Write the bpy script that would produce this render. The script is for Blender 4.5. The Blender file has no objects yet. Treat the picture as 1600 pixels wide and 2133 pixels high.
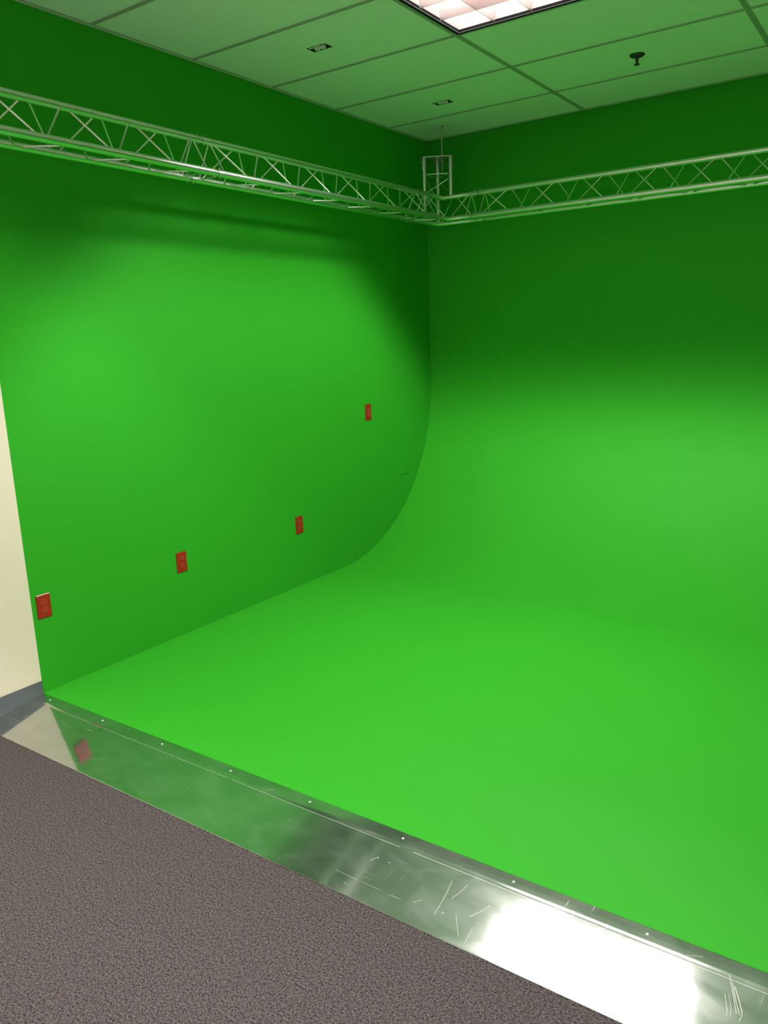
import bpy, bmesh, math, random
from mathutils import Vector, Matrix
random.seed(4)
scene = bpy.context.scene
C = scene.collection
# ------------------------------------------------------------ camera
CAM = Vector((3.3422, -1.8916, 1.6282))
YAW, PITCH, ROLL = 0.6112, -0.2181, -0.0363
FPX = 1631.83
F = Vector((-math.sin(YAW)*math.cos(PITCH), math.cos(YAW)*math.cos(PITCH), math.sin(PITCH)))
R0 = Vector((math.cos(YAW), math.sin(YAW), 0)); U0 = R0.cross(F)
R = R0*math.cos(ROLL) + U0*math.sin(ROLL); U = -R0*math.sin(ROLL) + U0*math.cos(ROLL)
cd = bpy.data.cameras.new('camera'); cam = bpy.data.objects.new('camera', cd); C.objects.link(cam)
cd.sensor_fit = 'VERTICAL'; cd.sensor_height = 36.0; cd.lens = 36.0*FPX/2133
cd.clip_start = 0.05
cam.matrix_world = Matrix(((R.x, U.x, -F.x, CAM.x), (R.y, U.y, -F.y, CAM.y), (R.z, U.z, -F.z, CAM.z), (0, 0, 0, 1)))
scene.camera = cam
# ------------------------------------------------------------ world, exposure, light levels
w = bpy.data.worlds.new('world'); scene.world = w; w.use_nodes = True
w.node_tree.nodes['Background'].inputs[0].default_value = (0.5, 0.5, 0.5, 1)
w.node_tree.nodes['Background'].inputs[1].default_value = 0.0
vs = scene.view_settings
vs.view_transform = 'Standard'; vs.look = 'None'; vs.gamma = 1.0; vs.use_curve_mapping = False
vs.exposure = 0.0
TROFFER_POWER = 66.0
BATWING = (0.15, 0.95)                      # the louvre throws more light outwards than straight down
CUT_LONG = (1.35, 2.25)             # cut-off of the louvre (tangent from the vertical) along the tubes
CUT_CROSS = (0.80, 1.25)            # and across them
TUBE_EMIT = 14.0
WINDOW_GLOW = 1.3
LIGHT_COL = (1.0, 0.95, 0.93)
# ------------------------------------------------------------ measures of the room (metres)
D = 3.6086      # back wall
H = 3.0756      # ceiling
HP = 0.0369     # top of the green floor
RC = 1.2711     # radius of the sweep
GX, GY = 1.2426, D-0.5111   # first ceiling grid lines
T = 0.6096
XR, YF = 6.15, -4.6          # right wall, wall behind the camera
YB, ZB, YR = -0.063, 0.034, -0.307   # ramp fold and toe

# ------------------------------------------------------------ materials
def mat(name, col, rough=0.5, metal=0.0, spec=0.5, noise=0.0, nscale=40, bump=0.0, bscale=200, emit=None, estr=0.0):
    m = bpy.data.materials.new(name); m.use_nodes = True
    nt = m.node_tree; b = nt.nodes['Principled BSDF']
    b.inputs['Base Color'].default_value = (*col, 1); b.inputs['Roughness'].default_value = rough
    b.inputs['Metallic'].default_value = metal; b.inputs['Specular IOR Level'].default_value = spec
    geo = nt.nodes.new('ShaderNodeNewGeometry')
    if noise:
        n = nt.nodes.new('ShaderNodeTexNoise'); n.inputs['Scale'].default_value = nscale; n.inputs['Detail'].default_value = 4
        nt.links.new(geo.outputs['Position'], n.inputs['Vector'])
        mx = nt.nodes.new('ShaderNodeMix'); mx.data_type = 'RGBA'
        mx.inputs[6].default_value = (*[c*(1-noise) for c in col], 1); mx.inputs[7].default_value = (*[min(1, c*(1+noise)) for c in col], 1)
        nt.links.new(n.outputs['Fac'], mx.inputs[0]); nt.links.new(mx.outputs[2], b.inputs['Base Color'])
    if bump:
        n2 = nt.nodes.new('ShaderNodeTexNoise'); n2.inputs['Scale'].default_value = bscale; n2.inputs['Detail'].default_value = 3
        nt.links.new(geo.outputs['Position'], n2.inputs['Vector'])
        bp = nt.nodes.new('ShaderNodeBump'); bp.inputs['Strength'].default_value = bump; bp.inputs['Distance'].default_value = 0.002
        nt.links.new(n2.outputs['Fac'], bp.inputs['Height']); nt.links.new(bp.outputs['Normal'], b.inputs['Normal'])
    if emit:
        b.inputs['Emission Color'].default_value = (*emit, 1); b.inputs['Emission Strength'].default_value = estr
    return m
GREEN = (0.031, 0.375, 0.018)
M_green = mat('green_paint', GREEN, 0.7, spec=0.15, noise=0.03, nscale=1.6, bump=0.05, bscale=350)
M_green_floor = mat('green_floor_paint', (0.034, 0.395, 0.018), 0.65, spec=0.2, noise=0.03, nscale=2.0, bump=0.04, bscale=300)
M_green_old = mat('older_green_paint', (0.028, 0.345, 0.017), 0.6, spec=0.3, noise=0.03, nscale=1.6)
M_beige = mat('beige_paint', (0.80, 0.71, 0.56), 0.6, spec=0.3, noise=0.02, nscale=6, bump=0.06, bscale=400)
M_base = mat('grey_vinyl', (0.105, 0.125, 0.135), 0.45, noise=0.04, nscale=20)
M_tile = mat('mineral_tile', (0.90, 0.92, 0.91), 0.9, spec=0.1, noise=0.05, nscale=160, bump=0.35, bscale=260)
M_grid = mat('grid_metal', (0.40, 0.42, 0.38), 0.45, spec=0.4)  # shaded look of the bars against the tiles is put into this colour
M_angle = mat('angle_metal', (0.60, 0.63, 0.56), 0.5, spec=0.3)
M_red = mat('red_plastic', (0.36, 0.012, 0.010), 0.32, spec=0.5)
M_red2 = mat('red_plastic_face', (0.43, 0.030, 0.024), 0.30, spec=0.6)
M_slot = mat('dark_slot', (0.05, 0.004, 0.003), 0.6)
M_alu = mat('truss_aluminium', (0.84, 0.82, 0.80), 0.36, metal=1.0, noise=0.05, nscale=60)
M_weld = mat('weld_aluminium', (0.62, 0.61, 0.60), 0.42, metal=1.0, noise=0.1, nscale=200)
M_dark = mat('dark_metal', (0.03, 0.032, 0.032), 0.5, noise=0.1, nscale=50)
M_steel = mat('zinc_steel', (0.50, 0.50, 0.49), 0.4, metal=0.8, noise=0.1, nscale=300)
M_frame = mat('troffer_frame', (0.018, 0.018, 0.019), 0.7, spec=0.15)
M_louvre = mat('louvre_aluminium', (0.84, 0.72, 0.72), 0.33, metal=0.8)
M_refl = mat('troffer_reflector', (0.85, 0.82, 0.80), 0.6)
M_tube = mat('lamp_tube', (0.9, 0.9, 0.9), 0.4, emit=(1.0, 0.93, 0.90), estr=TUBE_EMIT)
M_pane = mat('daylit_pane', (0.8, 0.8, 0.8), 0.2, emit=(0.78, 0.9, 1.0), estr=WINDOW_GLOW)
M_recept = mat('ivory_plastic', (0.82, 0.84, 0.80), 0.4)
M_box = mat('box_interior', (0.035, 0.045, 0.038), 0.6)
M_rivet = mat('rivet', (0.90, 0.90, 0.88), 0.35, metal=0.6)
M_scratch_glint = mat('scratch_and_fold_glint', (0.62, 0.62, 0.60), 0.55, metal=0.7)  # for scratches, and for the highlight painted along the ramp fold

def ramp_material():
    m = bpy.data.materials.new('scuffed_aluminium'); m.use_nodes = True
    nt = m.node_tree; L = nt.links; b = nt.nodes['Principled BSDF']
    b.inputs['Metallic'].default_value = 1.0
    geo = nt.nodes.new('ShaderNodeNewGeometry')
    def noise(scale, vec=(1, 1, 1), det=5, dist=0.0, rot=0.0):
        mp = nt.nodes.new('ShaderNodeMapping'); mp.inputs['Scale'].default_value = vec; mp.inputs['Rotation'].default_value = (0, 0, rot)
        L.new(geo.outputs['Position'], mp.inputs['Vector'])
        n = nt.nodes.new('ShaderNodeTexNoise'); n.inputs['Scale'].default_value = scale; n.inputs['Detail'].default_value = det
        n.inputs['Distortion'].default_value = dist
        L.new(mp.outputs[0], n.inputs['Vector']); return n.outputs['Fac']
    def ramp(src, a, b_, c0, c1):
        r = nt.nodes.new('ShaderNodeValToRGB'); r.color_ramp.elements[0].position = a; r.color_ramp.elements[1].position = b_
        r.color_ramp.elements[0].color = (c0, c0, c0, 1); r.color_ramp.elements[1].color = (c1, c1, c1, 1)
        L.new(src, r.inputs[0]); return r.outputs[0]
    smudge = ramp(noise(7, (1, 1.6, 1), 6, 0.6), 0.42, 0.72, 0.0, 1.0)
    scr = ramp(noise(60, (0.10, 1.6, 1), 2, 0.3, 0.9), 0.66, 0.74, 0.0, 1.0)
    scr2 = ramp(noise(55, (1.5, 0.12, 1), 2, 0.4, -0.35), 0.67, 0.75, 0.0, 1.0)
    msk = ramp(noise(3.2, (1, 1, 1), 2), 0.50, 0.62, 0.0, 1.0)
    mx = nt.nodes.new('ShaderNodeMath'); mx.operation = 'MAXIMUM'; L.new(scr, mx.inputs[0]); L.new(scr2, mx.inputs[1])
    mu = nt.nodes.new('ShaderNodeMath'); mu.operation = 'MULTIPLY'; L.new(mx.outputs[0], mu.inputs[0]); L.new(msk, mu.inputs[1])
    # roughness
    r1 = nt.nodes.new('ShaderNodeMath'); r1.operation = 'MULTIPLY_ADD'; L.new(smudge, r1.inputs[0]); r1.inputs[1].default_value = 0.03; r1.inputs[2].default_value = 0.075
    r2 = nt.nodes.new('ShaderNodeMath'); r2.operation = 'MULTIPLY_ADD'; L.new(mu.outputs[0], r2.inputs[0]); r2.inputs[1].default_value = 0.22; L.new(r1.outputs[0], r2.inputs[2])
    L.new(r2.outputs[0], b.inputs['Roughness'])
    c = nt.nodes.new('ShaderNodeMix'); c.data_type = 'RGBA'
    c.inputs[6].default_value = (0.54, 0.55, 0.54, 1); c.inputs[7].default_value = (0.72, 0.72, 0.71, 1)
    ad = nt.nodes.new('ShaderNodeMath'); ad.operation = 'MULTIPLY_ADD'; L.new(smudge, ad.inputs[0]); ad.inputs[1].default_value = 0.45; L.new(mu.outputs[0], ad.inputs[2])
    L.new(ad.outputs[0], c.inputs[0]); L.new(c.outputs[2], b.inputs['Base Color'])
    bp = nt.nodes.new('ShaderNodeBump'); bp.inputs['Strength'].default_value = 0.06; bp.inputs['Distance'].default_value = 0.002
    L.new(noise(9, (1, 2, 1), 2), bp.inputs['Height']); L.new(bp.outputs[0], b.inputs['Normal'])
    # worn haze: part of the metal scatters widely
    hz = nt.nodes.new('ShaderNodeBsdfPrincipled'); hz.inputs['Metallic'].default_value = 0.75; hz.inputs['Base Color'].default_value = (0.50, 0.49, 0.48, 1)
    hz.inputs['Roughness'].default_value = 0.42
    mixs = nt.nodes.new('ShaderNodeMixShader'); hf = nt.nodes.new('ShaderNodeMath'); hf.operation = 'MULTIPLY_ADD'
    L.new(ad.outputs[0], hf.inputs[0]); hf.inputs[1].default_value = 0.22; hf.inputs[2].default_value = 0.13; hf.use_clamp = True
    L.new(hf.outputs[0], mixs.inputs[0]); L.new(b.outputs[0], mixs.inputs[1]); L.new(hz.outputs[0], mixs.inputs[2])
    L.new(mixs.outputs[0], nt.nodes['Material Output'].inputs['Surface'])
    return m
M_ramp = ramp_material()

def carpet_material():
    m = bpy.data.materials.new('woven_carpet'); m.use_nodes = True
    nt = m.node_tree; L = nt.links; b = nt.nodes['Principled BSDF']
    b.inputs['Roughness'].default_value = 0.95; b.inputs['Specular IOR Level'].default_value = 0.1
    geo = nt.nodes.new('ShaderNodeNewGeometry')
    def mapping(rot=0.0):
        mp = nt.nodes.new('ShaderNodeMapping'); mp.inputs['Rotation'].default_value = (0, 0, rot)
        L.new(geo.outputs['Position'], mp.inputs['Vector']); return mp.outputs[0]
    # short loops laid in little groups, half of them turned a quarter
    def wave(rot):
        wv = nt.nodes.new('ShaderNodeTexWave'); wv.wave_type = 'BANDS'; wv.bands_direction = 'X'
        wv.inputs['Scale'].default_value = 112; wv.inputs['Distortion'].default_value = 3.0
        wv.inputs['Detail'].default_value = 2; wv.inputs['Detail Scale'].default_value = 1.3
        L.new(mapping(rot), wv.inputs['Vector']); return wv.outputs['Fac']
    v = nt.nodes.new('ShaderNodeTexVoronoi'); v.inputs['Scale'].default_value = 112; v.inputs['Randomness'].default_value = 0.75
    L.new(mapping(0.55), v.inputs['Vector'])
    sep = nt.nodes.new('ShaderNodeSeparateColor'); L.new(v.outputs['Color'], sep.inputs[0])
    st = nt.nodes.new('ShaderNodeMath'); st.operation = 'GREATER_THAN'; L.new(sep.outputs[0], st.inputs[0]); st.inputs[1].default_value = 0.5
    mx = nt.nodes.new('ShaderNodeMix'); mx.data_type = 'FLOAT'
    L.new(st.outputs[0], mx.inputs[0]); L.new(wave(-(math.pi/2+0.61)), mx.inputs[2]); L.new(wave(-0.61-0.30), mx.inputs[3])
    n = nt.nodes.new('ShaderNodeTexNoise'); n.inputs['Scale'].default_value = 170; n.inputs['Detail'].default_value = 2
    L.new(geo.outputs['Position'], n.inputs['Vector'])
    ad = nt.nodes.new('ShaderNodeMath'); ad.operation = 'MULTIPLY_ADD'; L.new(n.outputs['Fac'], ad.inputs[0]); ad.inputs[1].default_value = 1.15
    hm = nt.nodes.new('ShaderNodeMath'); hm.operation = 'MULTIPLY_ADD'; L.new(mx.outputs[0], hm.inputs[0]); hm.inputs[1].default_value = 0.62; hm.inputs[2].default_value = -0.38
    L.new(hm.outputs[0], ad.inputs[2])
    r = nt.nodes.new('ShaderNodeValToRGB'); e = r.color_ramp.elements
    e[0].position = 0.18; e[0].color = (0.008, 0.006, 0.009, 1)
    e[1].position = 0.82; e[1].color = (0.240, 0.200, 0.185, 1)
    k = e.new(0.48); k.color = (0.046, 0.036, 0.046, 1)
    L.new(ad.outputs[0], r.inputs[0]); L.new(r.outputs[0], b.inputs['Base Color'])
    bp = nt.nodes.new('ShaderNodeBump'); bp.inputs['Strength'].default_value = 0.6; bp.inputs['Distance'].default_value = 0.003
    L.new(ad.outputs[0], bp.inputs['Height']); L.new(bp.outputs[0], b.inputs['Normal'])
    return m
M_carpet = carpet_material()

# ------------------------------------------------------------ helpers
def new(name, bm, mats, parent=None, origin=(0, 0, 0), smooth=False, autosmooth=None):
    """bmesh in world coordinates -> one mesh object (local to its parent's origin)."""
    me = bpy.data.meshes.new(name)
    o0 = Vector(parent.location) if parent and not parent.parent else Vector(origin)
    if parent and parent.parent: o0 = Vector(parent.parent.location)
    bmesh.ops.translate(bm, verts=bm.verts, vec=-o0)
    bmesh.ops.recalc_face_normals(bm, faces=bm.faces)
    bm.to_mesh(me); bm.free()
    for m in (mats if isinstance(mats, (list, tuple)) else [mats]): me.materials.append(m)
    if smooth:
        for p in me.polygons: p.use_smooth = True
    o = bpy.data.objects.new(name, me); C.objects.link(o)
    if parent: o.parent = parent
    else: o.location = o0
    if autosmooth:
        me.set_sharp_from_angle(angle=math.radians(autosmooth)) if hasattr(me, 'set_sharp_from_angle') else None
    return o
def root(name, loc, label, cat, group=None):
    o = bpy.data.objects.new(name, None); C.objects.link(o); o.location = loc; o.empty_display_size = 0.05
    o['label'] = label; o['category'] = cat
    if group: o['group'] = group
    return o
def box(bm, a, b, mi=0, bevel=0.0):
    x0, y0, z0 = a; x1, y1, z1 = b
    v = [bm.verts.new(p) for p in ((x0, y0, z0), (x1, y0, z0), (x1, y1, z0), (x0, y1, z0), (x0, y0, z1), (x1, y0, z1), (x1, y1, z1), (x0, y1, z1))]
    fs = [bm.faces.new([v[i] for i in q]) for q in ((0, 3, 2, 1), (4, 5, 6, 7), (0, 1, 5, 4), (1, 2, 6, 5), (2, 3, 7, 6), (3, 0, 4, 7))]
    for f in fs: f.material_index = mi
    if bevel:
        es = list({e for f in fs for e in f.edges})
        bmesh.ops.bevel(bm, geom=es, offset=bevel, segments=2, affect='EDGES', profile=0.6)
def frame_of(d):
    d = d.normalized(); a = Vector((0, 0, 1)) if abs(d.z) < 0.9 else Vector((1, 0, 0))
    u = d.cross(a).normalized(); return u, d.cross(u).normalized()
def tube(bm, pts, r, seg=12, cap=True, mi=0):
    """tube along a polyline with mitred corners; r a number or one per point"""
    pts = [Vector(p) for p in pts]; n = len(pts)
    rs = r if isinstance(r, (list, tuple)) else [r]*n
    u, v = frame_of(pts[1]-pts[0]); rings = []
    for i, p in enumerate(pts):
        d0 = (pts[i]-pts[i-1]).normalized() if i else (pts[1]-pts[0]).normalized()
        d1 = (pts[i+1]-pts[i]).normalized() if i < n-1 else d0
        if i:
            q = prev_d.rotation_difference(d0); u = q @ u; v = q @ v
        prev_d = d0
        nrm = (d0+d1).normalized()
        ring = []
        for k in range(seg):
            t = 2*math.pi*k/seg; o = u*math.cos(t)*rs[i] + v*math.sin(t)*rs[i]
            o = o - d0*(o.dot(nrm)/max(1e-6, d0.dot(nrm)))
            ring.append(bm.verts.new(p+o))
        rings.append(ring)
    for a, b in zip(rings, rings[1:]):
        for k in range(seg):
            f = bm.faces.new((a[k], a[(k+1) % seg], b[(k+1) % seg], b[k])); f.smooth = True; f.material_index = mi
    if cap:
        for rg in (rings[0][::-1], rings[-1]):
            bm.faces.new([bm.verts.new(v_.co) for v_ in rg]).material_index = mi
def lathe(bm, c, prof, axis='z', seg=28, mi=0):
    """prof: list of (radius, height along axis)"""
    c = Vector(c); ax = {'x': (Vector((0, 1, 0)), Vector((0, 0, 1)), Vector((1, 0, 0))), 'z': (Vector((1, 0, 0)), Vector((0, 1, 0)), Vector((0, 0, 1)))}[axis]
    rings = []
    for r, h in prof:
        rings.append([bm.verts.new(c+ax[0]*(max(r, 1e-5)*math.cos(2*math.pi*k/seg))+ax[1]*(max(r, 1e-5)*math.sin(2*math.pi*k/seg))+ax[2]*h) for k in range(seg)])
    for a, b in zip(rings, rings[1:]):
        for k in range(seg):
            f = bm.faces.new((a[k], a[(k+1) % seg], b[(k+1) % seg], b[k])); f.material_index = mi
    bm.faces.new(rings[0][::-1]).material_index = mi; bm.faces.new(rings[-1]).material_index = mi
def prism(bm, poly, axis, a, b, mi=0):
    """extrude a 2-D polygon along an axis ('x': (y,z) points; 'z': (x,y) points)"""
    def P(u, v, t): return (t, u, v) if axis == 'x' else ((u, v, t) if axis == 'z' else (u, t, v))
    A = [bm.verts.new(P(u, v, a)) for u, v in poly]; B = [bm.verts.new(P(u, v, b)) for u, v in poly]
    n = len(poly)
    fs = [bm.faces.new(A[::-1]), bm.faces.new(B)]
    for k in range(n): fs.append(bm.faces.new((A[k], A[(k+1) % n], B[(k+1) % n], B[k])))
    for f in fs: f.material_index = mi
    return fs
def struct(name, bm, mats, **k):
    o = new(name, bm, mats, **k); o['kind'] = 'structure'; return o

# ------------------------------------------------------------ the room shell
bm = bmesh.new(); box(bm, (-0.0, YF, -0.10), (XR, YR+0.02, 0.0)); box(bm, (0, YR+0.02, -0.10), (XR, D, -0.001))
struct('floor', bm, M_carpet)
bm = bmesh.new()
box(bm, (-0.12, YF, -0.10), (0, 0, H+0.15), 1); box(bm, (-0.12, 0, -0.10), (0, D, H+0.15), 0)
# older paint showing in the corner beside the sweep: a skin of paint on the wall
patch = [(3.45, 2.46), (3.434, 2.448), (3.405, 2.411), (3.345, 2.385), (3.289, 2.357), (3.235, 2.325), (3.194, 2.282), (3.165, 2.25), (3.151, 2.211),
         (3.143, 2.17), (3.140, 2.126), (3.138, 2.09), (3.136, 2.057), (3.130, 2.02), (3.119, 1.995), (3.10, 1.96), (3.071, 1.936),
         (3.10, 1.88), (3.20, 1.72), (3.36, 1.55), (3.50, 1.38), (D, 1.30), (D, 2.46)]
prism(bm, patch[::-1], 'x', -0.0002, 0.0006, 2)
prism(bm, [(3.114+0.020*math.cos(t*math.pi/9), 2.326+0.022*math.sin(t*math.pi/9)) for t in range(18)], 'x', -0.0002, 0.0006, 2)
struct('wall_left', bm, [M_green, M_beige, M_green_old])
# green sweep: floor, cove and back wall in one smooth skin
bm = bmesh.new()
prof = [(0.0, 0.0), (0.0, HP-0.0015), (0.0015, HP), (0.6, HP), (1.3, HP), (D-RC, HP)]
N = 48
for k in range(1, N+1):
    t = math.pi/2*k/N; prof.append((D-RC+RC*math.sin(t), HP+RC-RC*math.cos(t)))
prof += [(D, 2.2), (D, H+0.15)]
outer = prof + [(D+0.12, H+0.15), (D+0.12, 0.0)]
ra = [bm.verts.new((0.0, y, z)) for y, z in outer]; rb = [bm.verts.new((XR, y, z)) for y, z in outer]
for k in range(len(outer)):
    j = (k+1) % len(outer); f = bm.faces.new((ra[k], rb[k], rb[j], ra[j])); f.smooth = 2 <= k < len(prof)-1
struct('wall_back', bm, M_green_floor)
bm = bmesh.new(); box(bm, (XR, YF, -0.1), (XR+0.12, 0, H+0.15), 1); box(bm, (XR, 0, -0.1), (XR+0.12, D, H+0.15), 0)
struct('wall_right', bm, [M_green, M_beige])
WX0, WX1, WZ0, WZ1 = 0.8, 3.8, 0.9, 2.35           # daylight window behind the camera
bm = bmesh.new()
for a, b in (((-0.12, YF-0.12, -0.1), (WX0, YF, H+0.15)), ((WX1, YF-0.12, -0.1), (XR+0.12, YF, H+0.15)), ((WX0, YF-0.12, -0.1), (WX1, YF, WZ0)), ((WX0, YF-0.12, WZ1), (WX1, YF, H+0.15))): box(bm, a, b)
struct('wall_front', bm, M_beige)
bm = bmesh.new()
for a, b in (((WX0, YF-0.09, WZ0), (WX0+0.05, YF-0.03, WZ1)), ((WX1-0.05, YF-0.09, WZ0), (WX1, YF-0.03, WZ1)), ((WX0, YF-0.09, WZ0), (WX1, YF-0.03, WZ0+0.05)), ((WX0, YF-0.09, WZ1-0.05), (WX1, YF-0.03, WZ1)), (((WX0+WX1)/2-0.025, YF-0.09, WZ0), ((WX0+WX1)/2+0.025, YF-0.03, WZ1))): box(bm, a, b)
win = struct('window_1', bm, M_grid)
bm = bmesh.new(); box(bm, (WX0+0.02, YF-0.075, WZ0+0.02), (WX1-0.02, YF-0.065, WZ1-0.02)); new('pane', bm, M_pane, win)
bm = bmesh.new(); box(bm, (0, YF, 0), (0.006, -0.0005, 0.102), 0, 0.002)
struct('baseboard_left', bm, M_base)

# ceiling: lay-in tiles with openings, metal grid, edge angle
TROFF = [(GX, GY-3*T), (GX, GY-7*T), (GX, GY-11*T), (GX+4*T, GY-11*T)]      # left/front corner of each 2x4 ft cell
RECS = [(0.5600, 1.5400, 0.6780, 1.6060), (0.5500, 2.7920, 0.6670, 2.8620)]
holes = [(x, y, x+2*T, y+T) for x, y in TROFF] + RECS
xs = sorted({0.0, XR} | {h[i] for h in holes for i in (0, 2)}); ys = sorted({YF, D} | {h[i] for h in holes for i in (1, 3)})
bm = bmesh.new()
vv = {}
def cv(x, y, z):
    k = (round(x, 5), round(y, 5), round(z, 5))
    if k not in vv: vv[k] = bm.verts.new((x, y, z))
    return vv[k]
solid = {}
for i in range(len(xs)-1):
    for j in range(len(ys)-1):
        mx, my = (xs[i]+xs[i+1])/2, (ys[j]+ys[j+1])/2
        solid[i, j] = not any(h[0] < mx < h[2] and h[1] < my < h[3] for h in holes)
ZT0, ZT1 = H+0.005, H+0.022
for (i, j), s in solid.items():
    if not s: continue
    a, b, c, d = xs[i], ys[j], xs[i+1], ys[j+1]
    bm.faces.new([cv(a, b, ZT0), cv(a, d, ZT0), cv(c, d, ZT0), cv(c, b, ZT0)])
    bm.faces.new([cv(a, b, ZT1), cv(c, b, ZT1), cv(c, d, ZT1), cv(a, d, ZT1)])
    for di, dj, p, q in ((-1, 0, (a, b), (a, d)), (1, 0, (c, b), (c, d)), (0, -1, (a, b), (c, b)), (0, 1, (a, d), (c, d))):
        if not solid.get((i+di, j+dj), False):
            bm.faces.new([cv(*p, ZT0), cv(*q, ZT0), cv(*q, ZT1), cv(*p, ZT1)])
struct('ceiling', bm, M_tile)
bm = bmesh.new()
xl = [GX+k*2*T for k in range(-1, 6) if 0.03 < GX+k*2*T < XR]; yl = [GY-k*T for k in range(-1, 16) if YF < GY-k*T < D]
WB = 0.012
for x in xl: box(bm, (x-WB, YF, H), (x+WB, D, H+0.004))
for y in yl:
    e = [0.0]+xl+[XR]
    for a, b in zip(e, e[1:]): box(bm, (a+(WB if a else 0), y-WB*0.9, H+0.0006), (b-(WB if b < XR else 0), y+WB*0.9, H+0.0045))
struct('trim_1', bm, M_grid)
bm = bmesh.new()
for a, b in (((0, YF, H-0.001), (0.020, D, H+0.0005)), ((0.0, YF, H), (0.0015, D, H+0.02)), ((0, D-0.010, H-0.001), (XR, D, H+0.0005)), ((XR-0.02, YF, H-0.001), (XR, D, H+0.0005)), ((0, YF, H-0.001), (XR, YF+0.02, H+0.0005))):
    box(bm, a, b)
struct('trim_2', bm, M_angle)
# slab above the tiles, closing the plenum
bm = bmesh.new(); box(bm, (-0.12, YF-0.12, H+0.15), (XR+0.12, D+0.12, H+0.20)); struct('ceiling_slab', bm, M_dark)

# ------------------------------------------------------------ recessed lamps
def lamp_nodes(ld):
    # angular distribution of a parabolic louvre fixture (like a photometric file)
    ld.use_nodes = True; nt = ld.node_tree; L = nt.links; em = nt.nodes['Emission']
    g = nt.nodes.new('ShaderNodeNewGeometry'); sx = nt.nodes.new('ShaderNodeSeparateXYZ'); L.new(g.outputs['Incoming'], sx.inputs[0])
    def m(op, a, b=None):
        n = nt.nodes.new('ShaderNodeMath'); n.operation = op
        for i, v in enumerate((a, b)):
            if v is None: continue
            if isinstance(v, (int, float)): n.inputs[i].default_value = v
            else: L.new(v, n.inputs[i])
        return n.outputs[0]
    z = m('MAXIMUM', m('ABSOLUTE', sx.outputs[2]), 0.01)
    tx = m('DIVIDE', m('ABSOLUTE', sx.outputs[0]), z); ty = m('DIVIDE', m('ABSOLUTE', sx.outputs[1]), z)
    def cut(t, lo_hi):
        n = nt.nodes.new('ShaderNodeMapRange'); n.interpolation_type = 'SMOOTHSTEP'
        L.new(t, n.inputs['Value']); n.inputs['From Min'].default_value = lo_hi[0]; n.inputs['From Max'].default_value = lo_hi[1]
        n.inputs['To Min'].default_value = 1.0; n.inputs['To Max'].default_value = 0.0; return n.outputs[0]
    bat = m('ADD', 1.0, m('ADD', m('MULTIPLY', BATWING[0], m('MULTIPLY', tx, tx)), m('MULTIPLY', BATWING[1], m('MULTIPLY', ty, ty))))
    L.new(m('MULTIPLY', m('MULTIPLY', cut(tx, CUT_LONG), cut(ty, CUT_CROSS)), bat), em.inputs['Strength'])
def troffer(x, y, label, pw=1.0):
    cx, cy = x+T, y+T/2
    rt = root('ceiling_light', (cx, cy, H), label, 'ceiling light')
    x0, x1, y0, y1 = x+WB+0.001, x+2*T-WB-0.001, y+WB, y+T-WB
    fw = 0.019
    bm = bmesh.new()
    for a, b in (((x0, y0, H-0.003), (x1, y0+fw, H+0.012)), ((x0, y1-fw, H-0.003), (x1, y1, H+0.012)), ((x0, y0+fw, H-0.003), (x0+fw, y1-fw, H+0.012)), ((x1-fw, y0+fw, H-0.003), (x1, y1-fw, H+0.012))):
        box(bm, a, b)
    new('frame', bm, M_frame, rt)
    bm = bmesh.new(); hz = H+0.15
    xa, xb, ya, yb = x0+0.002, x1-0.002, y0+0.002, y1-0.002
    for a, b in (((xa, ya, H+0.012), (xa+0.002, yb, hz)), ((xb-0.002, ya, H+0.012), (xb, yb, hz)), ((xa, ya, H+0.012), (xb, ya+0.002, hz)), ((xa, yb-0.002, H+0.012), (xb, yb, hz)), ((xa, ya, hz), (xb, yb, hz+0.002))):
        box(bm, a, b)
    new('reflector', bm, M_refl, rt)
    xi0, xi1, yi0, yi1 = x0+fw, x1-fw, y0+fw, y1-fw
    bm = bmesh.new(); d = 0.092; nx, ny = 6, 3
    for k in range(1, nx):                                                  # thin curved blades, wider at the top
        xx = xi0+(xi1-xi0)*k/nx; prism(bm, [(xx-0.0012, H+0.001), (xx+0.0012, H+0.001), (xx+0.007, H+d*0.6), (xx+0.014, H+d), (xx-0.014, H+d), (xx-0.007, H+d*0.6)], 'y', yi0, yi1)
    for k in range(1, ny):
        yy = yi0+(yi1-yi0)*k/ny; prism(bm, [(yy-0.0012, H+0.001), (yy+0.0012, H+0.001), (yy+0.007, H+d*0.6), (yy+0.014, H+d), (yy-0.014, H+d), (yy-0.007, H+d*0.6)], 'x', xi0, xi1)
    new('louvre', bm, M_louvre, rt)
    for k in range(3):
        bm = bmesh.new(); yy = yi0+(yi1-yi0)*(k+0.5)/3
        tube(bm, [(xi0+0.01, yy, H+0.122), (xi1-0.01, yy, H+0.122)], 0.016, 14)
        new('lamp_tube', bm, M_tube, rt)
    ld = bpy.data.lights.new('lamp_light', 'AREA'); ld.shape = 'RECTANGLE'; ld.size = xi1-xi0; ld.size_y = yi1-yi0
    ld.energy = TROFFER_POWER*pw; ld.color = LIGHT_COL; lamp_nodes(ld)
    lo = bpy.data.objects.new('lamp_light', ld); C.objects.link(lo); lo.parent = rt; lo.location = (0, 0, -0.0005)
    return rt
tl = ['large bright recessed ceiling light with a square-celled louvre, at the top edge of the photo',
      'recessed louvred ceiling light above the carpet just in front of the metal ramp',
      'recessed louvred ceiling light near the wall behind the camera',
      'unseen recessed louvred ceiling light added behind the camera at right, to lift the ceiling']  # last one is an added, unseen lamp: neutral bounce for the ceiling
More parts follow.
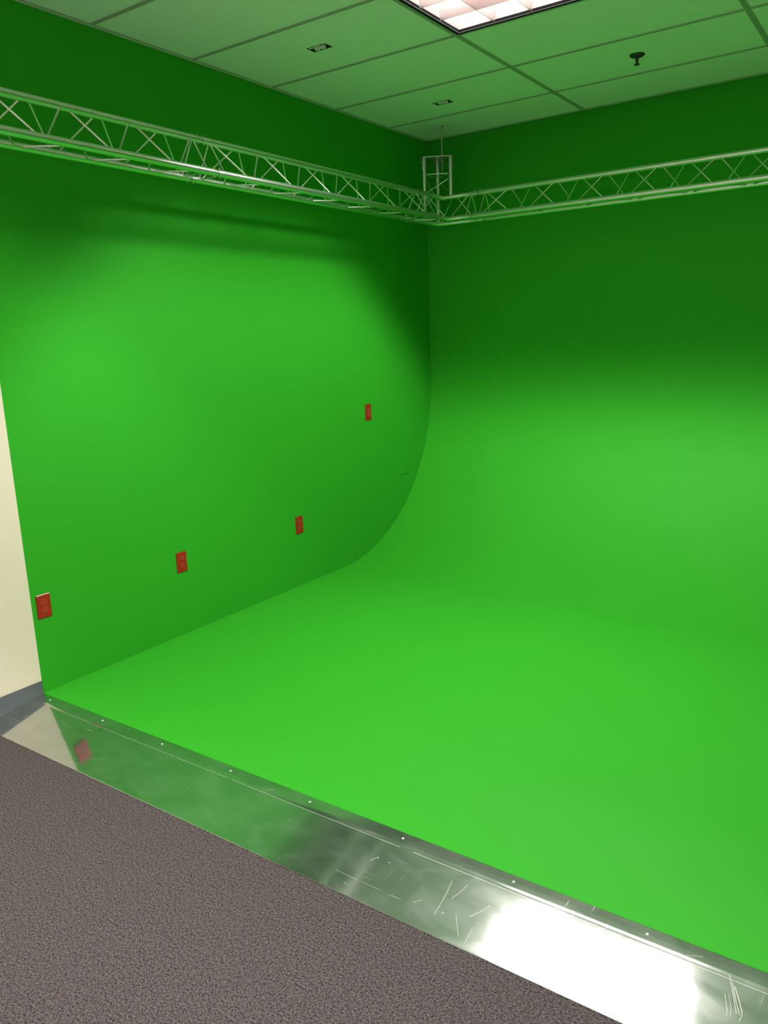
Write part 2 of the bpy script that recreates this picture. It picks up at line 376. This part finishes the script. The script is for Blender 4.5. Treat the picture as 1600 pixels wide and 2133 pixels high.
for (x, y), lab, pw in zip(TROFF, tl, (1.20, 0.55, 1.1, 1.2)): troffer(x, y, lab, pw)

# ------------------------------------------------------------ metal ramp along the platform edge
ramp = root('threshold_ramp', (XR/2, (YR)/2, 0), 'long scuffed aluminium ramp strip between the grey carpet and the green floor', 'ramp')
bm = bmesh.new()
tk = 0.0015
top = [(-0.0006, HP+0.0012), (-0.030, HP+0.0008), (-0.046, HP+0.0002)]
sl = (0.0035-ZB)/(YR+0.002-YB)
for k in range(1, 15):
    f = k/14; yy = -0.046+(YB+0.046)*f; top.append((yy, HP+0.0002+(ZB-HP-0.0002)*f**1.6))
top += [(YR+0.002, ZB+sl*(YR+0.002-YB)), (YR, 0.0022)]
pl = top+[(YR, 0.0), (-0.0006, 0.0)]
a = [bm.verts.new((0.0065, y, z)) for y, z in pl]; b = [bm.verts.new((XR-0.002, y, z)) for y, z in pl]
for k in range(len(pl)):
    j = (k+1) % len(pl); f = bm.faces.new((a[k], b[k], b[j], a[j]))
bm.faces.new(a[::-1]); bm.faces.new(b)
new('ramp_plate', bm, M_ramp, ramp)
def ramp_z(y):
    for (y0, z0), (y1, z1) in zip(top, top[1:]):
        if y1 <= y <= y0: return z0+(z1-z0)*(y-y0)/(y1-y0)
    return 0.004
def on_ramp(px, py):          # where a point seen in the photo lies on the plate: traced once, then fixed in the plate's plane
    d = F + R*(px-800)/FPX - U*(py-1066.5)/FPX; t = (0.03-CAM.z)/d.z
    for _ in range(6):
        p = CAM+d*t; t = (ramp_z(p.y)-CAM.z)/d.z
    return CAM+d*t
def stroke(bm, pts, wdt):
    P = [on_ramp(*p) for p in pts]
    P = [(p.x, p.y) for p in P]
    for (x0, y0), (x1, y1) in zip(P, P[1:]):
        n = Vector((-(y1-y0), x1-x0)); n.normalize(); n *= wdt/2
        q = [(x0+n.x, y0+n.y), (x1+n.x, y1+n.y), (x1-n.x, y1-n.y), (x0-n.x, y0-n.y)]
        bm.faces.new([bm.verts.new((u, v, ramp_z(v)+0.0003)) for u, v in q])
S = [([(791, 1716), (790, 1730), (813, 1724)], .0012), ([(1085, 1872), (1096, 1880)], .001),
     ([(1520, 2031), (1527, 2070), (1534, 2112)], .0011), ([(1526, 2046), (1533, 2085), (1541, 2114)], .0012), ([(1531, 2055), (1540, 2085), (1546, 2108)], .0016),
     ([(1510, 2070), (1515, 2105), (1513, 2117)], .0008), ([(1518, 2072), (1523, 2100), (1521, 2116)], .0007), ([(1546, 2108), (1545, 2118), (1539, 2128)], .0009),
     ([(1432, 1990), (1465, 1993)], .0008), ([(1490, 1996), (1530, 2003)], .0008), ([(1412, 1960), (1409, 1979)], .0006),
     ([(942, 1835), (930, 1862), (905, 1905)], .0010), ([(975, 1843), (960, 1858), (940, 1872)], .0009), ([(1023, 1885), (1000, 1900), (977, 1910)], .0010),
     ([(950, 1905), (955, 1950)], .0007), ([(985, 1932), (968, 1965)], .0007), ([(787, 1785), (770, 1793)], .0012), ([(716, 1837), (722, 1842)], .0010),
     ([(548, 1647), (560, 1644), (572, 1646)], .0014), ([(405, 1634), (413, 1627)], .0009), ([(602, 1709), (605, 1705)], .0009), ([(700, 1812), (745, 1833)], .0006),
     ([(862, 1880), (880, 1874)], .0008), ([(252, 1525), (273, 1518)], .0007)]
for p, wd in S:
    bm = bmesh.new(); stroke(bm, p, wd); new('scratch', bm, M_scratch_glint, ramp)
for px, py in ((922, 1902), (394, 1642), (788, 1787), (811, 1797)):
    bm = bmesh.new(); p = on_ramp(px, py); bmesh.ops.create_circle(bm, cap_ends=True, radius=0.0022, segments=10, matrix=Matrix.Translation((p.x, p.y, ramp_z(p.y)+0.0004)))
    new('paint_speck', bm, M_scratch_glint, ramp)
for k in range(16):
    x = 0.097+0.3935*k
    if x > XR-0.1: break
    bm = bmesh.new(); y = -0.0275
    lathe(bm, (x, y, ramp_z(y)-0.0002), [(0.0046, 0), (0.0046, 0.0006), (0.0035, 0.0016), (0.0012, 0.0021)], 'z', 16)
    new('rivet', bm, M_rivet, ramp)
# highlight of the bend, painted as bright strips along the fold
x = 0.15
while x < XR-0.3:
    bm = bmesh.new(); ln = random.uniform(0.25, 0.8); yy = YB-0.002
    bm.faces.new([bm.verts.new(p) for p in ((x, yy, ramp_z(yy)+0.0003), (x+ln, yy, ramp_z(yy)+0.0003), (x+ln, yy-0.0013, ramp_z(yy-0.0013)+0.0003), (x, yy-0.0013, ramp_z(yy-0.0013)+0.0003))])
    x += ln+random.uniform(0.0, 0.06); new('fold_highlight', bm, M_scratch_glint, ramp)

# ------------------------------------------------------------ wall outlets
def plate(bm, yc, zc, wy, wz, th=0.0062, ch=0.0035, x=0.0):
    o = [(yc-wy/2, zc-wz/2), (yc+wy/2, zc-wz/2), (yc+wy/2, zc+wz/2), (yc-wy/2, zc+wz/2)]
    i = [(yc-wy/2+ch, zc-wz/2+ch), (yc+wy/2-ch, zc-wz/2+ch), (yc+wy/2-ch, zc+wz/2-ch), (yc-wy/2+ch, zc+wz/2-ch)]
    L0 = [bm.verts.new((x, a, b)) for a, b in o]; L1 = [bm.verts.new((x+th*0.55, a, b)) for a, b in o]; L2 = [bm.verts.new((x+th, a, b)) for a, b in i]
    bm.faces.new(L0[::-1]); bm.faces.new(L2)
    for A, B in ((L0, L1), (L1, L2)):
        for k in range(4): bm.faces.new((A[k], A[(k+1) % 4], B[(k+1) % 4], B[k]))
def recept_poly(yc, zc, r=0.0172, flat=0.0142):
    return [(yc+r*math.cos(t), zc+max(-flat, min(flat, r*math.sin(t)))) for t in [2*math.pi*(k+0.5)/32 for k in range(32)]]
def outlet(yc, zc, label):
    rt = root('wall_outlet', (0, yc, zc), label, 'wall outlet', 'red duplex outlets on the green wall')
    bm = bmesh.new(); plate(bm, yc, zc, 0.0705, 0.1145); new('cover_plate', bm, M_red, rt)
    for s in (1, -1):
        z = zc+s*0.0195
        bm = bmesh.new(); prism(bm, recept_poly(yc, z), 'x', 0.005, 0.0082); rc = new('receptacle', bm, M_red2, rt)
        for dy, h in ((-0.0062, 0.0085), (0.0062, 0.0075)):
            bm = bmesh.new(); box(bm, (0.0078, yc+dy-0.0012, z+0.0035-h/2), (0.0085, yc+dy+0.0012, z+0.0035+h/2)); new('slot', bm, M_slot, rc)
        bm = bmesh.new(); lathe(bm, (0.0078, yc, z-0.0078), [(0.0024, 0), (0.0024, 0.0007)], 'x', 14); new('ground_hole', bm, M_slot, rc)
    bm = bmesh.new(); lathe(bm, (0.0060, yc, zc), [(0.003, 0), (0.0030, 0.0006), (0.002, 0.0012)], 'x', 14); new('screw', bm, M_red2, rt)
outlet(0.0605, 0.457, 'red duplex outlet low on the green wall, nearest the beige wall, beside the metal ramp')
outlet(0.8985, 0.455, 'red duplex outlet low on the green wall, middle one of the three')
outlet(1.8995, 0.450, 'red duplex outlet low on the green wall, farthest back, next to the curved sweep')
rt = root('wall_switch', (0, 2.7215, 1.1115), 'red rocker switch plate high on the green wall, above the outlets', 'light switch')
bm = bmesh.new(); plate(bm, 2.7215, 1.1115, 0.0705, 0.1155); new('cover_plate', bm, M_red, rt)
bm = bmesh.new(); v0 = 2.7215-0.0165
prism(bm, [(0.004, 1.1115-0.033), (0.0092, 1.1115-0.033), (0.0070, 1.1115), (0.0080, 1.1115+0.033), (0.004, 1.1115+0.033)], 'y', v0, v0+0.033)
new('rocker', bm, M_red2, rt)
bm = bmesh.new(); box(bm, (0.0062, v0-0.0015, 1.1115-0.0350), (0.0066, v0+0.0345, 1.1115+0.0345)); new('rocker_surround', bm, M_slot, rt)
bm = bmesh.new(); plate(bm, 3.169, 0.640, 0.112, 0.113, 0.006, 0.003)
o = new('blank_plate', bm, M_green, None, (0, 3.169, 0.640)); o['label'] = 'square blank cover plate painted green on the wall beside the curved sweep'; o['category'] = 'cover plate'

# ------------------------------------------------------------ ceiling receptacles and sprinkler
def ceiling_recept(h, label):
    x0, y0, x1, y1 = h; cx, cy = (x0+x1)/2, (y0+y1)/2
    rt = root('ceiling_receptacle', (cx, cy, H), label, 'ceiling outlet', 'ceiling outlets in the tiles')
    bm = bmesh.new(); z0, z1 = H+0.004, H+0.05
    for a, b in (((x0, y0, z0), (x0+0.002, y1, z1)), ((x1-0.002, y0, z0), (x1, y1, z1)), ((x0, y0, z0), (x1, y0+0.002, z1)), ((x0, y1-0.002, z0), (x1, y1, z1)), ((x0, y0, z1-0.002), (x1, y1, z1))): box(bm, a, b)
    new('outlet_box', bm, M_box, rt)
    for dx in (-0.021, 0.015):
        bm = bmesh.new()
        lathe(bm, (cx+dx, cy+0.009, H+0.002), [(0.0150, 0), (0.0165, 0.002), (0.0165, 0.046)], 'z', 24)
        rc = new('receptacle', bm, M_recept, rt)
        bm = bmesh.new(); box(bm, (cx+dx-0.005, cy+0.004, H+0.0014), (cx+dx-0.003, cy+0.013, H+0.0022)); box(bm, (cx+dx+0.003, cy+0.004, H+0.0014), (cx+dx+0.005, cy+0.013, H+0.0022)); new('slot', bm, M_box, rc)
    bm = bmesh.new(); box(bm, (x0+0.008, y0+0.008, H+0.003), (x0+0.080, y0+0.018, H+0.006), 0, 0.001); new('yoke', bm, M_recept, rt)
ceiling_recept(RECS[0], 'small dark rectangular ceiling outlet left of the bright ceiling light')
ceiling_recept(RECS[1], 'small dark rectangular ceiling outlet near the room corner, above the truss corner')
rt = root('sprinkler_head', (1.858, 2.775, H), 'dark pendent sprinkler head with round escutcheon on the ceiling tile right of the light', 'sprinkler')
bm = bmesh.new(); lathe(bm, (1.858, 2.775, H+0.006), [(0.041, 0), (0.040, -0.005), (0.030, -0.012), (0.012, -0.015)]); new('escutcheon', bm, M_dark, rt, autosmooth=30)
bm = bmesh.new(); lathe(bm, (1.858, 2.775, H-0.008), [(0.009, 0), (0.008, -0.018), (0.0065, -0.034), (0.004, -0.036)]); new('nozzle', bm, M_dark, rt)
bm = bmesh.new(); lathe(bm, (1.858, 2.775, H-0.042), [(0.014, 0), (0.0155, -0.002), (0.014, -0.0045), (0.004, -0.005)]); new('deflector', bm, M_dark, rt)

# ------------------------------------------------------------ truss
XB, YBK, ZL, S_ = 0.220, 3.403, 2.4347, 0.188
R3 = math.sqrt(3)/2
RCH, RBR = 0.0172, 0.0046
def part_tube(name, pts, r, parent, m=M_alu, seg=10):
    bm = bmesh.new(); tube(bm, pts, r, seg); return new(name, bm, m, parent)
def brace(p, q, parent, trim=0.013):
    p, q = Vector(p), Vector(q); d = (q-p).normalized()
    a, b = p+d*trim, q-d*trim
    bm = bmesh.new()
    tube(bm, [a, a+d*0.007, b-d*0.007, b], [RBR*1.75, RBR, RBR, RBR*1.75], 8)   # swelling weld at each end
    return new('brace', bm, M_alu, parent)
def pin(c, parent, along):
    bm = bmesh.new(); c = Vector(c)
    tube(bm, [c+Vector((0, 0, -0.022)), c+Vector((0, 0, 0.022))], 0.003, 8)
    tube(bm, [c+Vector((0, 0, 0.018)), c+Vector((0, 0, 0.025))], 0.0042, 8)
    new('coupler_pin', bm, M_steel, parent)
def truss(P0, dirv, wv, length, n_int, phase, label, joint_at_start=True, joint_at_end=True):
    P0, d, wv = Vector(P0), Vector(dirv), Vector(wv); up = Vector((0, 0, 1))
    off = {'b': Vector((0, 0, 0)), 'f': wv*S_, 't': wv*S_/2+up*(R3*S_)}
    mid = P0+d*length/2
    rt = root('lighting_truss', mid, label, 'truss', 'triangular aluminium truss frame under the ceiling')
    P = lambda k, t: P0+d*t+off[k]
    for k in 'bft':
        part_tube('chord', [P(k, 0.032), P(k, length-0.032)], RCH, rt, seg=20)
        for t0, t1, tp in ((0.0, 0.034, 0.018), (length, length-0.034, length-0.018)):
            bm = bmesh.new(); tube(bm, [P(k, t0+(0.0015 if t0 == 0 else -0.0015)), P(k, (t0+t1)/2), P(k, t1)], [RCH*0.90, RCH*0.94, RCH*1.0], 18); new('coupler', bm, M_alu, rt)
            pin(P(k, tp), rt, d)
    r0, r1 = 0.055, length-0.055
    step = (r1-r0-2*0.187)/(n_int-1)
    nodes = [r0]+[r0+0.187+step*k for k in range(n_int)]+[r1]
    for t in (r0, r1):
        for a, b in ('bt', 'ft', 'bf'): brace(P(a, t), P(b, t), rt)
    for i in range(len(nodes)-1):
        ta = nodes[i]+0.011; tb = nodes[i+1]-0.011
        e = (i % 2 == 0) == (phase == 0)           # this bay's front brace starts at the top chord
        brace(P('t' if e else 'f', ta), P('f' if e else 't', tb), rt)
        brace(P('b' if e else 't', ta), P('t' if e else 'b', tb), rt)
        brace(P('f' if e else 'b', ta), P('b' if e else 'f', tb), rt)
    return rt
truss((XB, 0.995, ZL), (0, -1, 0), (1, 0, 0), 3.0, 16, 0, 'silver triangular truss length at the left edge of the photo, nearest the camera')
truss((XB, 0.995, ZL), (0, 1, 0), (1, 0, 0), 2.005, 10, 0, 'silver triangular truss length along the left wall running into the corner tower')
truss((0.60, YBK, ZL), (1, 0, 0), (0, -1, 0), 3.0, 16, 1, 'silver triangular truss length along the back wall, right of the corner tower')
# corner block with its upright
A = 3.0; B = 0.60
rt = root('truss_corner', (XB+0.1, YBK-0.1, ZL), 'aluminium truss corner block with three short uprights and a triangular top plate', 'truss corner')
ch = {'b': [(XB, A+0.03, ZL), (XB, YBK, ZL), (B-0.03, YBK, ZL)],
      't': [(XB+S_/2, A+0.03, ZL+R3*S_), (XB+S_/2, YBK-S_/2, ZL+R3*S_), (B-0.03, YBK-S_/2, ZL+R3*S_)],
      'f': [(XB+S_, A+0.03, ZL), (XB+S_, YBK-S_, ZL), (B-0.03, YBK-S_, ZL)]}
for k, pts in ch.items():
    part_tube('chord', pts, RCH, rt, seg=20)
    for e, dd in ((pts[0], Vector((0, -1, 0))), (pts[2], Vector((1, 0, 0)))):
        e = Vector(e); bm = bmesh.new(); tube(bm, [e, e+dd*0.017, e+dd*0.0285], [RCH*1.0, RCH*0.94, RCH*0.90], 18); new('coupler', bm, M_alu, rt)
        pin(e+dd*0.012, rt, dd)
pb = lambda x, y: Vector((x, y, ZL)); pt = lambda x, y: Vector((x, y, ZL+R3*S_))
xt, yt, xf, yf = XB+S_/2, YBK-S_/2, XB+S_, YBK-S_
for y in (A+0.055,):
    brace(pb(XB, y), pt(xt, y), rt); brace(pb(xf, y), pt(xt, y), rt); brace(pb(XB, y), pb(xf, y), rt)
for x in (B-0.05,):
    brace(pb(x, YBK), pt(x, yt), rt); brace(pb(x, yf), pt(x, yt), rt); brace(pb(x, YBK), pb(x, yf), rt)
brace(pt(xt, A+0.075), pb(xf, yf-0.012), rt); brace(pt(xt, A+0.19), pb(XB, A+0.075), rt); brace(pt(xt, A+0.215), pb(XB, YBK-0.02), rt)
brace(pt(B-0.07, yt), pb(xf+0.012, yf), rt); brace(pt(xt+0.11, yt), pb(B-0.07, YBK), rt); brace(pt(xt+0.085, yt), pb(XB+0.02, YBK), rt)
brace(pb(XB, YBK-0.125), pb(XB+0.125, YBK), rt); brace(pb(XB, A+0.075), pb(xf, yf-0.03), rt); brace(pb(B-0.07, YBK), pb(xf+0.03, yf), rt)
ZTT = 2.863
legs = [((XB, YBK), ZL), ((XB, YBK-S_), ZL), ((XB+R3*S_, YBK-S_/2), ZL+R3*S_)]
for (x, y), z0 in legs:
    part_tube('upright', [(x, y, z0), (x, y, 2.785)], 0.0165, rt, seg=18)
    bm = bmesh.new(); tube(bm, [(x, y, 2.785), (x, y, 2.80), (x, y, ZTT)], [0.0185, 0.0205, 0.0185], 18); c_ = new('collar', bm, M_weld, rt)
    sgn = Vector((x-(XB+S_*R3/3), y-(YBK-S_/2), 0)).normalized()
    for zz in (2.80, 2.838):
        bm = bmesh.new(); c = Vector((x, y, zz)); tube(bm, [c+sgn*0.015, c+sgn*0.027], 0.0045, 8); new('bolt', bm, M_steel, c_)
L3 = [Vector((*l[0], 0)) for l in legs]; cen = sum(L3, Vector())/3
for i, j in ((0, 1), (1, 2), (0, 2)):
    a, b = L3[i], L3[j]; brace((a.x, a.y, 2.757), (b.x, b.y, 2.757), rt, 0.016)
brace((L3[2].x, L3[2].y, 2.732), (L3[1].x, L3[1].y, 2.625), rt, 0.014)
brace((L3[1].x, L3[1].y, 2.732), (L3[0].x, L3[0].y, 2.600), rt, 0.014)
brace((L3[0].x, L3[0].y, 2.732), (L3[2].x, L3[2].y, 2.625), rt, 0.014)
bm = bmesh.new(); pts = []
for i, p in enumerate(L3):                       # triangular plate with clipped corners
    o = (p-cen).normalized(); side = Vector((-o.y, o.x, 0))
    q = p+o*0.030
    pts += [(q-side*0.034-o*0.008), (q-side*0.015), (q+side*0.015), (q+side*0.034-o*0.008)]
pts.sort(key=lambda p: math.atan2(p.y-cen.y, p.x-cen.x))
prism(bm, [(p.x, p.y) for p in pts], 'z', ZTT, ZTT+0.006); new('top_plate', bm, M_weld, rt)
# rod from the ceiling
rx, ry = 0.3055, 3.326
rt = root('threaded_rod', (rx, ry, 2.78), 'thin steel rod hanging from the ceiling down through the truss corner plate', 'rod')
part_tube('rod', [(rx, ry, 2.775), (rx, ry, H+0.01)], 0.0055, rt, M_steel)
for z in (ZTT+0.0065, ZTT-0.0185):
    bm = bmesh.new(); lathe(bm, (rx, ry, z), [(0.012, 0), (0.012, 0.012)], 'z', 6); new('nut', bm, M_steel, rt)
bm = bmesh.new(); lathe(bm, (rx+0.006, ry, H+0.003), [(0.011, 0), (0.011, 0.003)], 'z', 16); new('ceiling_grommet', bm, M_dark, rt)
